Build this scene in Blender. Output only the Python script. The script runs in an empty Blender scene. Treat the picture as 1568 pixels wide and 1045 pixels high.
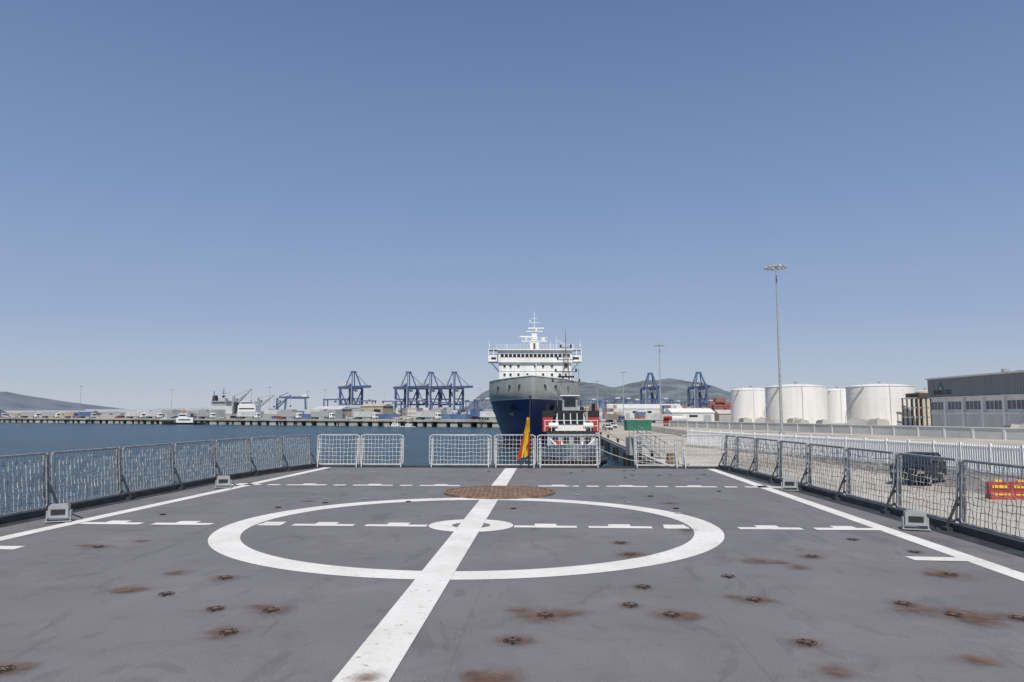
import bpy, math, random
from mathutils import Vector, Matrix, noise as mnoise
random.seed(7)
R=random.random
def U(a,b): return a+(b-a)*R()
sc=bpy.context.scene
EYE=1.75; FP=1139.4
SEA=-4.5; QZ=-2.5
# ------------------------------------------------------------------ materials
def mat(name,col,rough=.6,metal=0.,var=.12,scale=3.,bump=0.,bscale=20.,stretch=None,col2=None,thr=None,spec=.5):
    m=bpy.data.materials.new(name); m.use_nodes=True
    nt=m.node_tree; N=nt.nodes; L=nt.links; bs=N['Principled BSDF']
    bs.inputs['Roughness'].default_value=rough; bs.inputs['Metallic'].default_value=metal
    bs.inputs['Specular IOR Level'].default_value=spec
    tc=N.new('ShaderNodeTexCoord'); mp=N.new('ShaderNodeMapping'); L.new(tc.outputs['Object'],mp.inputs['Vector'])
    if stretch: mp.inputs['Scale'].default_value=stretch
    nz=N.new('ShaderNodeTexNoise'); nz.inputs['Scale'].default_value=scale; nz.inputs['Detail'].default_value=6
    L.new(mp.outputs[0],nz.inputs['Vector'])
    rp=N.new('ShaderNodeValToRGB'); L.new(nz.outputs['Fac'],rp.inputs['Fac'])
    c=Vector(col[:3])
    lo=col2 if col2 else tuple(max(0,x*(1-var*1.6)) for x in c); hi=tuple(min(1,x*(1+var)) for x in c)
    t=thr if thr else (.3,.7)
    rp.color_ramp.elements[0].position=t[0]; rp.color_ramp.elements[1].position=t[1]
    rp.color_ramp.elements[0].color=(*lo,1); rp.color_ramp.elements[1].color=(*hi,1)
    L.new(rp.outputs['Color'],bs.inputs['Base Color'])
    if bump>0:
        n2=N.new('ShaderNodeTexNoise'); n2.inputs['Scale'].default_value=bscale; n2.inputs['Detail'].default_value=5
        L.new(tc.outputs['Object'],n2.inputs['Vector'])
        bp=N.new('ShaderNodeBump'); bp.inputs['Strength'].default_value=bump; bp.inputs['Distance'].default_value=.02
        L.new(n2.outputs['Fac'],bp.inputs['Height']); L.new(bp.outputs[0],bs.inputs['Normal'])
    return m
M_white=mat('white_paint',(.76,.77,.76),.45,var=.05,scale=.6,col2=(.66,.65,.62),stretch=(1,1,.15))
M_tank=mat('tank_white',(.76,.755,.73),.5,var=.04,scale=.5,col2=(.68,.665,.63),stretch=(1,1,.12))
M_grey=mat('grey_paint',(.33,.35,.36),.5,var=.12,scale=3)
M_galv=mat('galvanised_steel',(.34,.35,.36),.5,.3,var=.2,scale=12)
M_net=mat('net_cord',(.40,.40,.385),.7,var=.2,scale=9)
M_netw=mat('net_cord_white',(.66,.66,.64),.7,var=.15,scale=9)
M_dark=mat('dark_steel',(.03,.032,.035),.6,var=.3,scale=5)
M_black=mat('black_rubber',(.015,.015,.016),.7,var=.2)
M_glass=mat('dark_glass',(.02,.025,.03),.12,var=.1)
M_bglass=mat('grey_window',(.12,.135,.14),.2,var=.2)
M_navy=mat('navy_hull',(.020,.040,.17),.4,var=.12,scale=.35,stretch=(1,1,.2))
M_hullg=mat('hull_grey_band',(.40,.43,.405),.5,var=.08,scale=.4,col2=(.30,.315,.285),stretch=(1,1,.12))
M_red=mat('red_paint',(.42,.04,.03),.5,var=.15)
M_yel=mat('yellow_paint',(.75,.48,.03),.6,var=.1)
M_blue=mat('hazed_crane_blue',(.075,.115,.23),.7,var=.1,scale=.2)  # distance haze mixed into the crane paint: paler, bluish
M_cblue=mat('hazed_container_blue',(.09,.15,.28),.6,var=.2,scale=.3)  # blue paled, atmospheric haze put into the base colour
M_cred=mat('hazed_container_red',(.29,.10,.085),.6,var=.2,scale=.3)  # red washed out, haze of distance painted in
M_cgreen=mat('container_green',(.03,.16,.11),.55,var=.15,scale=.6)
M_cor=mat('hazed_container_orange',(.34,.19,.12),.6,var=.2,scale=.3)  # orange desaturated to carry the distance haze in its colour
M_farw=mat('hazed_white',(.50,.51,.51),.6,var=.12,scale=.4)  # white of distant objects, greyed by haze painted into the colour
M_tan=mat('tan_plaster',(.42,.36,.28),.8,var=.15,scale=.3)
M_conc=mat('concrete',(.48,.455,.41),.85,var=.12,scale=.25,bump=.2,bscale=4)
M_quay=mat('quay_concrete',(.41,.375,.32),.9,var=.22,scale=.08,bump=.2,bscale=3)
M_pier=mat('pier_concrete',(.38,.365,.33),.9,var=.25,scale=.15)
M_bldg=mat('cladding_grey_green',(.23,.255,.245),.6,var=.07,scale=.3,stretch=(1,1,.2))
M_bldl=mat('cladding_pale',(.55,.56,.54),.6,var=.07,scale=.3)
M_hill=mat('hazed_hill_scrub',(.125,.15,.165),.95,var=.3,scale=.012)  # scrub colour with haze-grey of distance painted in
M_hill2=mat('hazed_hill_far',(.14,.165,.20),.95,var=.15,scale=.004)  # pale blue-grey, aerial haze built into the hill colour
M_kerb=mat('deck_edge_coaming',(.04,.043,.047),.6,var=.3,scale=4)

# ------------------------------------------------------------------ mesh builder
class MB:
    def __init__(s): s.v=[];s.f=[];s.m=[]
    def add(s,vs,fs,mi=0):
        o=len(s.v); s.v+= [tuple(v) for v in vs]
        for f in fs: s.f.append(tuple(o+i for i in f)); s.m.append(mi)
    def box(s,c,d,mi=0,rz=0.,taper=1.):
        x,y,z=d[0]/2,d[1]/2,d[2]/2; cs,sn=math.cos(rz),math.sin(rz); vs=[]
        for dz in (-z,z):
            k=taper if dz>0 else 1
            for dx,dy in ((-x,-y),(x,-y),(x,y),(-x,y)):
                dx*=k;dy*=k
                vs.append((c[0]+dx*cs-dy*sn,c[1]+dx*sn+dy*cs,c[2]+dz))
        s.add(vs,[(0,3,2,1),(4,5,6,7),(0,1,5,4),(1,2,6,5),(2,3,7,6),(3,0,4,7)],mi)
    def bx(s,x0,x1,y0,y1,z0,z1,mi=0): s.box(((x0+x1)/2,(y0+y1)/2,(z0+z1)/2),(x1-x0,y1-y0,z1-z0),mi)
    def beam(s,p,q,w,mi=0,n=4,w2=None,cap=True):
        p=Vector(p);q=Vector(q);d=q-p
        if d.length<1e-6:return
        d.normalize(); up=Vector((0,0,1)) if abs(d.z)<.95 else Vector((0,1,0))
        a=d.cross(up).normalized(); b=a.cross(d).normalized(); r1=w/2*(1.414 if n==4 else 1); r2=(w2 if w2 is not None else w)/2*(1.414 if n==4 else 1)
        vs=[]
        for c,r in ((p,r1),(q,r2)):
            for i in range(n):
                t=2*math.pi*(i+.5)/n; vs.append(c+a*math.cos(t)*r+b*math.sin(t)*r)
        fs=[(i,(i+1)%n,n+(i+1)%n,n+i) for i in range(n)]
        if cap: fs+=[tuple(range(n-1,-1,-1)),tuple(range(n,2*n))]
        s.add(vs,fs,mi)
    def path(s,ps,w,mi=0,n=6):
        for a,b in zip(ps[:-1],ps[1:]): s.beam(a,b,w,mi,n)
    def cyl(s,c,r,h,mi=0,n=32,r2=None,ax='z'):
        c=Vector(c); d={'z':Vector((0,0,1)),'x':Vector((1,0,0)),'y':Vector((0,1,0))}[ax]
        s.beam(c-d*h/2,c+d*h/2,2*r,mi,n if n!=4 else 5,2*(r2 if r2 is not None else r))
    def poly(s,pts,z0,z1,mi=0,mside=None):
        n=len(pts); vs=[(x,y,z0) for x,y in pts]+[(x,y,z1) for x,y in pts]
        s.add(vs,[tuple(range(n,2*n))],mi)
        s.add(vs,[(i,(i+1)%n,n+(i+1)%n,n+i) for i in range(n)],mi if mside is None else mside)
    def extr(s,prof,x0,x1,mi=0,k=1.0):
        n=len(prof); vs=[(x0,y,z) for y,z in prof]+[(x1,y,z) for y,z in prof]
        s.add(vs,[tuple(range(n)),tuple(range(2*n-1,n-1,-1))]+[(i,n+i,n+(i+1)%n,(i+1)%n) for i in range(n)],mi)
    def mesh(s,name,mats):
        me=bpy.data.meshes.new(name); me.from_pydata(s.v,[],s.f)
        for m in mats: me.materials.append(m)
        me.polygons.foreach_set('material_index',s.m); me.update(); return me
    def obj(s,name,mats,parent=None,loc=(0,0,0),rz=0.,smooth=False):
        me=s.mesh(name,mats)
        if smooth:
            for p in me.polygons: p.use_smooth=True
        return inst(name,me,loc,rz,parent)
def inst(name,me,loc=(0,0,0),rz=0.,parent=None,scale=1.):
    o=bpy.data.objects.new(name,me); o.location=loc; o.rotation_euler=(0,0,rz); o.scale=(scale,)*3
    sc.collection.objects.link(o)
    if parent: o.parent=parent
    return o
def bear(px,d): return (px-784)/FP*d      # lateral metres of a bearing at a surveyed depth
def hz(py,d): return EYE+(633-py)/FP*d    # height from elevation angle at a depth
# ------------------------------------------------------------------ camera
P=math.radians(5.57)
cam=bpy.data.cameras.new('camera'); co=bpy.data.objects.new('camera',cam); sc.collection.objects.link(co)
co.location=(0,0,EYE); co.rotation_euler=(math.pi/2+P,0,0); cam.lens=26.04; cam.sensor_width=36; cam.clip_end=80000; cam.clip_start=.1
sc.camera=co
# ------------------------------------------------------------------ light
EL=math.radians(54); AZ=math.radians(180)
w=bpy.data.worlds.new('World'); sc.world=w; w.use_nodes=True; nt=w.node_tree
sk=nt.nodes.new('ShaderNodeTexSky'); sk.sky_type='NISHITA'; sk.sun_disc=False; sk.sun_elevation=EL; sk.sun_rotation=AZ
sk.air_density=1.0; sk.dust_density=.8; sk.ozone_density=2.; sk.altitude=0
bg=nt.nodes['Background']; bg.inputs[1].default_value=.085
wt=nt.nodes.new('ShaderNodeTexCoord'); sx=nt.nodes.new('ShaderNodeSeparateXYZ'); nt.links.new(wt.outputs['Generated'],sx.inputs[0])
hr=nt.nodes.new('ShaderNodeValToRGB'); nt.links.new(sx.outputs['Z'],hr.inputs[0]); cr_=hr.color_ramp
cr_.elements[0].position=0; cr_.elements[0].color=(.53,.575,.64,1); cr_.elements[1].position=1; cr_.elements[1].color=(.06,.11,.25,1)
for p_,c_ in ((.04,(.44,.515,.64)),(.12,(.32,.415,.61)),(.29,(.205,.305,.525)),(.5,(.125,.205,.40))):
    e=cr_.elements.new(p_); e.color=(*c_,1)
vs_=nt.nodes.new('ShaderNodeVectorMath'); vs_.operation='SCALE'; vs_.inputs['Scale'].default_value=1/.085; nt.links.new(hr.outputs[0],vs_.inputs[0])
mx=nt.nodes.new('ShaderNodeMixRGB'); mx.inputs[0].default_value=.9; nt.links.new(sk.outputs[0],mx.inputs[1]); nt.links.new(vs_.outputs[0],mx.inputs[2]); nt.links.new(mx.outputs[0],bg.inputs[0])
sd=Vector((math.sin(AZ)*math.cos(EL),math.cos(AZ)*math.cos(EL),math.sin(EL)))
sl=bpy.data.lights.new('sun','SUN'); sl.energy=4.6; sl.angle=math.radians(.53); sl.color=(1,.95,.875)
so=bpy.data.objects.new('sun',sl); so.rotation_euler=sd.to_track_quat('Z','Y').to_euler(); so.location=(0,0,60); sc.collection.objects.link(so)
sc.view_settings.view_transform='Standard'; sc.view_settings.look='None'; sc.view_settings.exposure=0
# ------------------------------------------------------------------ sea
m=bpy.data.materials.new('sea_water'); m.use_nodes=True; nt=m.node_tree; N=nt.nodes; L=nt.links; bs=N['Principled BSDF']
bs.inputs['Roughness'].default_value=.22; bs.inputs['Specular IOR Level'].default_value=.22
tc=N.new('ShaderNodeTexCoord'); n1=N.new('ShaderNodeTexNoise'); n1.inputs['Scale'].default_value=.55; n1.inputs['Detail'].default_value=7; n1.inputs['Roughness'].default_value=.65
mp=N.new('ShaderNodeMapping'); mp.inputs['Scale'].default_value=(.7,1.5,1); L.new(tc.outputs['Object'],mp.inputs[0]); L.new(mp.outputs[0],n1.inputs['Vector'])
bp=N.new('ShaderNodeBump'); bp.inputs['Strength'].default_value=1; bp.inputs['Distance'].default_value=1.3; L.new(n1.outputs['Fac'],bp.inputs['Height']); L.new(bp.outputs[0],bs.inputs['Normal'])
n3=N.new('ShaderNodeTexNoise'); n3.inputs['Scale'].default_value=.03; n3.inputs['Detail'].default_value=5; mp3=N.new('ShaderNodeMapping'); mp3.inputs['Scale'].default_value=(.4,1.6,1)
L.new(tc.outputs['Object'],mp3.inputs[0]); L.new(mp3.outputs[0],n3.inputs['Vector'])
rp=N.new('ShaderNodeValToRGB'); rp.color_ramp.elements[0].color=(.008,.042,.066,1); rp.color_ramp.elements[1].color=(.015,.064,.095,1); rp.color_ramp.elements[0].position=.35; rp.color_ramp.elements[1].position=.65
L.new(n3.outputs['Fac'],rp.inputs[0]); L.new(rp.outputs[0],bs.inputs['Base Color'])
b=MB(); b.add([(-30000,-30000,SEA),(30000,-30000,SEA),(30000,30000,SEA),(-30000,30000,SEA)],[(0,1,2,3)]); b.obj('sea_water',[m])
# ------------------------------------------------------------------ deck frame
TH=math.atan(.051)
def D(s,t,z=0.): return (-1.245+s*math.cos(TH)+t*math.sin(TH), -s*math.sin(TH)+t*math.cos(TH), z)
def G(px,py,z=0.):
    u=px-784; v=522.5-py; fw=1134*math.cos(P)-v*math.sin(P); up=v*math.cos(P)+1134*math.sin(P)
    k=(z-EYE)/up; return (u*k,fw*k,z)
m=bpy.data.materials.new('deck_coating'); m.use_nodes=True; nt=m.node_tree; N=nt.nodes; L=nt.links; bs=N['Principled BSDF']; bs.inputs['Roughness'].default_value=.7; bs.inputs['Specular IOR Level'].default_value=.3
tc=N.new('ShaderNodeTexCoord')
def nzn(scale,det,stre=(1,1,1),ro=.55,dist=0):
    mp=N.new('ShaderNodeMapping'); mp.inputs['Scale'].default_value=stre; n=N.new('ShaderNodeTexNoise'); n.inputs['Scale'].default_value=scale; n.inputs['Detail'].default_value=det; n.inputs['Roughness'].default_value=ro; n.inputs['Distortion'].default_value=dist
    L.new(tc.outputs['Object'],mp.inputs[0]); L.new(mp.outputs[0],n.inputs['Vector']); return n
def ramp(n,p0,c0,p1,c1):
    r=N.new('ShaderNodeValToRGB'); r.color_ramp.elements[0].position=p0; r.color_ramp.elements[0].color=(*c0,1); r.color_ramp.elements[1].position=p1; r.color_ramp.elements[1].color=(*c1,1); L.new(n.outputs['Fac'],r.inputs[0]); return r
def mix(a,bb,fac,mode='MIX'):
    x=N.new('ShaderNodeMixRGB'); x.blend_type=mode
    L.new(a.outputs[0],x.inputs[1]); L.new(bb.outputs[0],x.inputs[2])
    if isinstance(fac,float): x.inputs[0].default_value=fac
    else: L.new(fac.outputs[0],x.inputs[0])
    return x
base=ramp(nzn(.5,6),.3,(.150,.145,.150),.7,(.185,.179,.184))
fine=ramp(nzn(60,3),.2,(.76,.76,.76),.8,(1.2,1.2,1.2)); c=mix(base,fine,1.,'MULTIPLY')
st=ramp(nzn(1.1,7,(1,1,1),.7,1.5),.50,(1,1,1),.68,(.84,.81,.79)); c=mix(c,st,.8,'MULTIPLY')
sw=ramp(nzn(1.3,4,(1,.35,1),.55,2.5),.59,(1,1,1),.63,(.68,.68,.70)); c=mix(c,sw,.4,'MULTIPLY')
pal=ramp(nzn(.8,5,(1,1,1),.6,.6),.55,(1,1,1),.72,(1.18,1.17,1.16)); c=mix(c,pal,1.,'MULTIPLY')
scf=ramp(nzn(5,8,(1,1,1),.8,.4),.58,(1,1,1),.70,(.78,.73,.69)); c=mix(c,scf,.6,'MULTIPLY')
wv=ramp(nzn(.9,6,(1,1,1),.6,.9),.64,(1,1,1),.80,(1.12,.92,.78)); c=mix(c,wv,.7,'MULTIPLY')
bk=N.new('ShaderNodeTexBrick'); bk.inputs['Color1'].default_value=(1,1,1,1); bk.inputs['Color2'].default_value=(.965,.965,.965,1); bk.inputs['Mortar'].default_value=(.78,.78,.78,1)
bk.inputs['Scale'].default_value=1; bk.inputs['Mortar Size'].default_value=.005; bk.inputs['Brick Width'].default_value=6.2; bk.inputs['Row Height'].default_value=2.15
mpb=N.new('ShaderNodeMapping'); mpb.inputs['Rotation'].default_value=(0,0,math.pi/2+TH); mpb.inputs['Location'].default_value=(0,.7,0); L.new(tc.outputs['Object'],mpb.inputs[0]); L.new(mpb.outputs[0],bk.inputs['Vector'])
c=mix(c,bk,.7,'MULTIPLY'); L.new(c.outputs[0],bs.inputs['Base Color'])
nb=nzn(90,4); bp=N.new('ShaderNodeBump'); bp.inputs['Strength'].default_value=.3; bp.inputs['Distance'].default_value=.01; L.new(nb.outputs['Fac'],bp.inputs['Height'])
nb2=nzn(.9,2); bp2=N.new('ShaderNodeBump'); bp2.inputs['Strength'].default_value=.35; bp2.inputs['Distance'].default_value=.06; L.new(nb2.outputs['Fac'],bp2.inputs['Height']); L.new(bp.outputs[0],bp2.inputs['Normal']); L.new(bp2.outputs[0],bs.inputs['Normal'])
M_deck=m
M_hullnavy=mat('naval_hull_grey',(.25,.27,.28),.5)
Lf=[(-7.55,-8),(-7.55,12),(-7.5,15),(-7.4,19.5),(-7.1,21.7),(-6.5,24.1)]
Rf=[(7.45,-8),(7.4,8),(7.35,12),(7.1,18),(6.95,21.5),(6.72,24.1)]
out=[(s-.18,t) for s,t in Lf[:-1]]+[(-6.65,24.3),(6.87,24.3)]+[(s+.18,t) for s,t in Rf[::-1][1:]]
b=MB(); b.poly([D(*p)[:2] for p in out][::-1],-.02,0,0,1)
deck=b.obj('helicopter_deck',[M_deck,M_hullnavy])
b=MB(); b.poly([D(s*.985,t-.05)[:2] for s,t in out][::-1],SEA-1,-.025,0); b.obj('hull',[M_hullnavy],deck)
m=bpy.data.materials.new('deck_marking_paint'); m.use_nodes=True; nt=m.node_tree; N=nt.nodes; L=nt.links; bs=N['Principled BSDF']; bs.inputs['Roughness'].default_value=.65
tc=N.new('ShaderNodeTexCoord')
wb=ramp(nzn(1.2,6),.3,(.60,.585,.54),.6,(.71,.70,.67)); grime=ramp(nzn(14,6,(1,1,1),.7),.54,(1,1,1),.70,(.76,.73,.67)); c=mix(wb,grime,.85,'MULTIPLY')
dk=N.new('ShaderNodeRGB'); dk.outputs[0].default_value=(.16,.155,.16,1); chip=ramp(nzn(7,8,(1,1,1),.75),.63,(0,0,0),.65,(1,1,1)); c=mix(c,dk,chip)
L.new(c.outputs[0],bs.inputs['Base Color']); M_mark=m
b=MB()
def rib(s0,t0,s1,t1,wd,z):
    d=Vector((s1-s0,t1-t0)); n=Vector((-d.y,d.x)).normalized()*wd/2
    b.add([D(s0-n.x,t0-n.y,z),D(s1-n.x,t1-n.y,z),D(s1+n.x,t1+n.y,z),D(s0+n.x,t0+n.y,z)],[(0,1,2,3)])
def ring(sc_,tc_,ri,ro,z,n=128):
    vs=[D(sc_+math.cos(2*math.pi*i/n)*r,tc_+math.sin(2*math.pi*i/n)*r,z) for r in (ri,ro) for i in range(n)]
    b.add(vs,[(i,n+i,n+(i+1)%n,(i+1)%n) for i in range(n)])
T0=11.85
ring(0,T0,3.40,3.82,.004)
ring(0,T0,.30,.66,.004,64)
rib(0,-2,0,15.3,.37,.008); rib(0,17.9,0,23.9,.37,.008)
rib(6.3,-4,6.3,24,.25,.004); rib(-6.55,-4,-6.43,10.8,.25,.004); rib(-6.43,10.8,-5.95,24,.25,.004)
for sg in (-1,1):
    for k in range(5):
        a=sg*(.68+k*1.15); e=a+sg*.97
        if k==2: e=sg*3.36
        if k==3: a=sg*(3.86+.25); e=a+sg*.95
        if k==4: a=sg*5.25; e=a+sg*.98
        rib(a,T0-.1,e,T0-.1,.2,.006)
        mm=(a+e)/2; rib(mm-.17,T0+.1,mm+.17,T0+.1,.199,.006)
    x=.95
    for k in range(4):
        rib(sg*x,18.2,sg*(x+.98),18.2,.22,.004); rib(sg*(x+.33),18.42,sg*(x+.65),18.42,.2,.004); x+=1.16
        if k<3: rib(sg*x,18.2,sg*(x+.3),18.2,.22,.004)
        x+=.48
for a,e in (((1393,855),(1500,857)),((-40,838),(30,839))):
    A=G(*a,.006);E=G(*e,.006)
    b.add([(A[0],A[1]-.12,.006),(E[0],E[1]-.12,.006),(E[0],E[1]+.12,.006),(A[0],A[1]+.12,.006)],[(0,1,2,3)])
b.obj('deck_markings',[M_mark],deck)
M_rust=mat('rusted_steel',(.20,.125,.085),.85,var=.3,scale=6,col2=(.11,.07,.052),bump=.4)
M_pit=mat('grate_pit',(.02,.015,.013),.9)
b=MB(); gc=D(.12,16.6)
n=64; b.add([(gc[0]+1.2*math.cos(2*math.pi*i/n),gc[1]+1.2*math.sin(2*math.pi*i/n),.012) for i in range(n)],[tuple(range(n))],1)
for i in range(n):
    a=2*math.pi*i/n; a2=2*math.pi*(i+1)/n; b.beam((gc[0]+1.2*math.cos(a),gc[1]+1.2*math.sin(a),.02),(gc[0]+1.2*math.cos(a2),gc[1]+1.2*math.sin(a2),.02),.05)
k=-1.12
while k<1.15:
    h=math.sqrt(max(0,1.2**2-k*k)); b.box((gc[0]+k,gc[1],.024),(.05,2*h,.02)); b.box((gc[0],gc[1]+k,.021),(2*h,.05,.02)); k+=.105
b.obj('recovery_grate',[M_rust,M_pit],deck)
m=bpy.data.materials.new('rust_stain'); m.use_nodes=True; nt=m.node_tree; N=nt.nodes; L=nt.links; bs=N['Principled BSDF']; bs.inputs['Roughness'].default_value=.85
tc=N.new('ShaderNodeTexCoord')
cc=ramp(nzn(9,5),.35,(.105,.060,.042),.7,(.215,.125,.075)); L.new(cc.outputs[0],bs.inputs['Base Color'])
mp=N.new('ShaderNodeVectorMath'); mp.operation='LENGTH'; L.new(tc.outputs['UV'],mp.inputs[0])
nn=nzn(6,7,(1,1,1),.7); ma=N.new('ShaderNodeMath'); ma.operation='MULTIPLY_ADD'; ma.inputs[1].default_value=1.6; L.new(nn.outputs['Fac'],ma.inputs[0]); 
mb=N.new('ShaderNodeMath'); mb.operation='SUBTRACT'; mb.inputs[1].default_value=.74; L.new(mp.outputs['Value'],mb.inputs[0]); L.new(mb.outputs[0],ma.inputs[2])
mr=N.new('ShaderNodeMapRange'); mr.inputs['From Min'].default_value=.95; mr.inputs['From Max'].default_value=-.25; mr.inputs['To Min'].default_value=0; mr.inputs['To Max'].default_value=.85; mr.interpolation_type='SMOOTHSTEP'
L.new(ma.outputs[0],mr.inputs['Value'])
fd=N.new('ShaderNodeMapRange'); fd.inputs['From Min'].default_value=1.; fd.inputs['From Max'].default_value=.1; fd.interpolation_type='SMOOTHSTEP'; L.new(mp.outputs['Value'],fd.inputs['Value'])
mm_=N.new('ShaderNodeMath'); mm_.operation='MULTIPLY'; L.new(mr.outputs[0],mm_.inputs[0]); L.new(fd.outputs[0],mm_.inputs[1]); L.new(mm_.outputs[0],bs.inputs['Alpha'])
M_stain=m
spots=[(150,838,.9),(345,886,.7),(255,911,.2),(330,934,.5),(415,936,1.),(350,970,.8),(5,1028,1.),(200,904,.8),(270,878,.5),(218,829,.6),(835,944,1.6),(785,983,.9),(760,1038,1.3),(965,928,.25),(1028,943,1.5),(1155,920,1.2),(985,900,.3),(950,832,.6),(965,850,1.1),(1115,884,.2),(1243,853,.8),(1165,860,1.6),(1305,827,.5),(1383,926,.9),(1460,943,2.),(1235,986,.5),(1455,881,1.3),(1498,1012,.8),(1030,771,1.),(1560,948,1.2),(1275,1030,.5),(470,768,.8),(1400,846,.3)]
halo=[(868,940,.9),(795,935,.6),(1060,945,.6),(1125,915,.5),(1190,862,.7),(1410,935,1.),(1440,880,.6),(1500,950,.8),(730,1040,.6),(395,930,.4),(130,836,.5),(185,906,.4),(30,1025,.5),(1225,870,.4),(560,1040,.5),(1055,812,.4)]
sv=[];sf=[];uv=[]
b=MB()
for i,(px,py,st) in enumerate(spots+halo):
    x,y,_=G(px,py)
    hl=i>=len(spots)
    a=.10+.24*st**.7; a*=U(.9,1.2); bb=a*U(.8,1.2)
    if st>.2:
        z=.0105+i*.00002; o=len(sv)
        dx=U(-.05,.05)*st
        sv+=[(x+dx-a,y-bb,z),(x+dx+a,y-bb,z),(x+dx+a,y+bb,z),(x+dx-a,y+bb,z)]; sf.append((o,o+1,o+2,o+3)); uv+=[(-1,-1),(1,-1),(1,1),(-1,1)]
    if not hl and py>820 and i not in (7,8,9,12,21,27,30):
        r0=.042; n=24; zc=.014
        b.add([(x+r0*(1+.5*math.cos(4*2*math.pi*j/n))*math.cos(2*math.pi*j/n),y+1.5*r0*(1+.5*math.cos(4*2*math.pi*j/n))*math.sin(2*math.pi*j/n),zc) for j in range(n)],[tuple(range(n))],1)
        rr=U(0,3)
        for aa in (rr,rr+math.pi/2): b.beam((x-.032*math.cos(aa),y-.032*math.sin(aa),.016),(x+.032*math.cos(aa),y+.032*math.sin(aa),.016),.008,0,6)
        for j in range(16):
            if j in (3,4,11): continue
            a1=2*math.pi*j/16;a2=2*math.pi*(j+1)/16; b.beam((x+.072*math.cos(a1),y+.072*math.sin(a1),.0118),(x+.072*math.cos(a2),y+.072*math.sin(a2),.0118),.004,1,4,cap=False)
for k in range(34):
    s_=U(-5.8,5.8); t_=U(12.5,23.3)
    if abs(s_)<.5 or (Vector((s_-.12,t_-16.6)).length<1.4): continue
    x,y,_=D(s_,t_); b.add([(x+.06*math.cos(j*.785),y+.07*math.sin(j*.785),.012) for j in range(8)],[tuple(range(8))],1 if k%3 else 2)
b.obj('tie_down_fittings',[M_rust,M_pit,M_grey],deck)
me=bpy.data.meshes.new('rust_stains'); me.from_pydata(sv,[],sf); me.materials.append(M_stain); ul=me.uv_layers.new(name='UVMap')
for i,c in enumerate(uv): ul.data[i].uv=c
inst('rust_stains',me,parent=deck)
b=MB()
def along(pl,off,w_,h_,z,mi=0):
    for (s0,t0),(s1,t1) in zip(pl[:-1],pl[1:]):
        A=Vector(D(s0+off,t0,z));E=Vector(D(s1+off,t1,z)); b.beam(A,E,w_,mi,4)
along(Lf,.08,.11,.1,.06); along(Rf,-.08,.11,.1,.06)
b.beam(D(-6.5,24.12,.03),D(6.72,24.12,.03),.07)
def strip(pl,o0,o1,z):
    for (s0,t0),(s1,t1) in zip(pl[:-1],pl[1:]):
        b.add([D(s0+o0,t0,z),D(s0+o1,t0,z),D(s1+o1,t1,z),D(s1+o0,t1,z)],[(0,1,2,3)])
strip(Lf,.1,.36,.003); strip(Rf,-.1,-.4,.003)
b.obj('deck_edge_coaming',[M_kerb],deck)
# ------------------------------------------------------------------ safety net fences
def lerp(a,c,t): return tuple(a[i]+(c[i]-a[i])*t for i in range(3))
def net(b,A,E,Hh,z0,mi,sp=.105,wd=.011,lean=(0,0)):
    A=Vector(A);E=Vector(E);Ln=(E-A).length; nu=max(3,int(Ln/sp)); nv=max(3,int((Hh-z0)/sp))
    g=[]
    ph=U(0,6); sg_=U(.01,.05)
    for i in range(nu+1):
        row=[]
        for j in range(nv+1):
            u=i/nu;v=j/nv; p=A.lerp(E,u)
            sag=.03*math.sin(math.pi*u)*math.sin(v*3.1+ph)
            ed=0 if i in(0,nu) or j in(0,nv) else .014
            row.append(Vector((p.x+lean[0]*v+U(-ed,ed),p.y+lean[1]*v+U(-ed,ed)+sag*.4,z0+(Hh-z0)*v+U(-ed,ed)-(sg_*math.sin(math.pi*u)*v if j<nv else 0))))
        g.append(row)
    for i in range(nu+1):
        for j in range(nv+1):
            if i<nu: b.beam(g[i][j],g[i+1][j],wd,mi,3,cap=False)
            if j<nv: b.beam(g[i][j],g[i][j+1],wd,mi,3,cap=False)
def frame(b,A,E,z0,z1,w_,mi,lean=(0,0),r=.12):
    A=Vector(A);E=Vector(E);d=(E-A);Ln=d.length;d.normalize();l=Vector((lean[0],lean[1],0))
    def pt(u,z): v=(z-z0)/(z1-z0); return A+d*u+l*v+Vector((0,0,z-A.z))
    ps=[]
    cor=[(r,z0+r,math.pi,1.5*math.pi),(Ln-r,z0+r,1.5*math.pi,2*math.pi),(Ln-r,z1-r,0,.5*math.pi),(r,z1-r,.5*math.pi,math.pi)]
    for cu,cz,a0,a1 in cor:
        for k in range(5):
            a=a0+(a1-a0)*k/4; ps.append(pt(cu+r*math.cos(a),cz+r*math.sin(a)))
    ps.append(ps[0]); b.path(ps,w_,mi,6)
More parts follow.
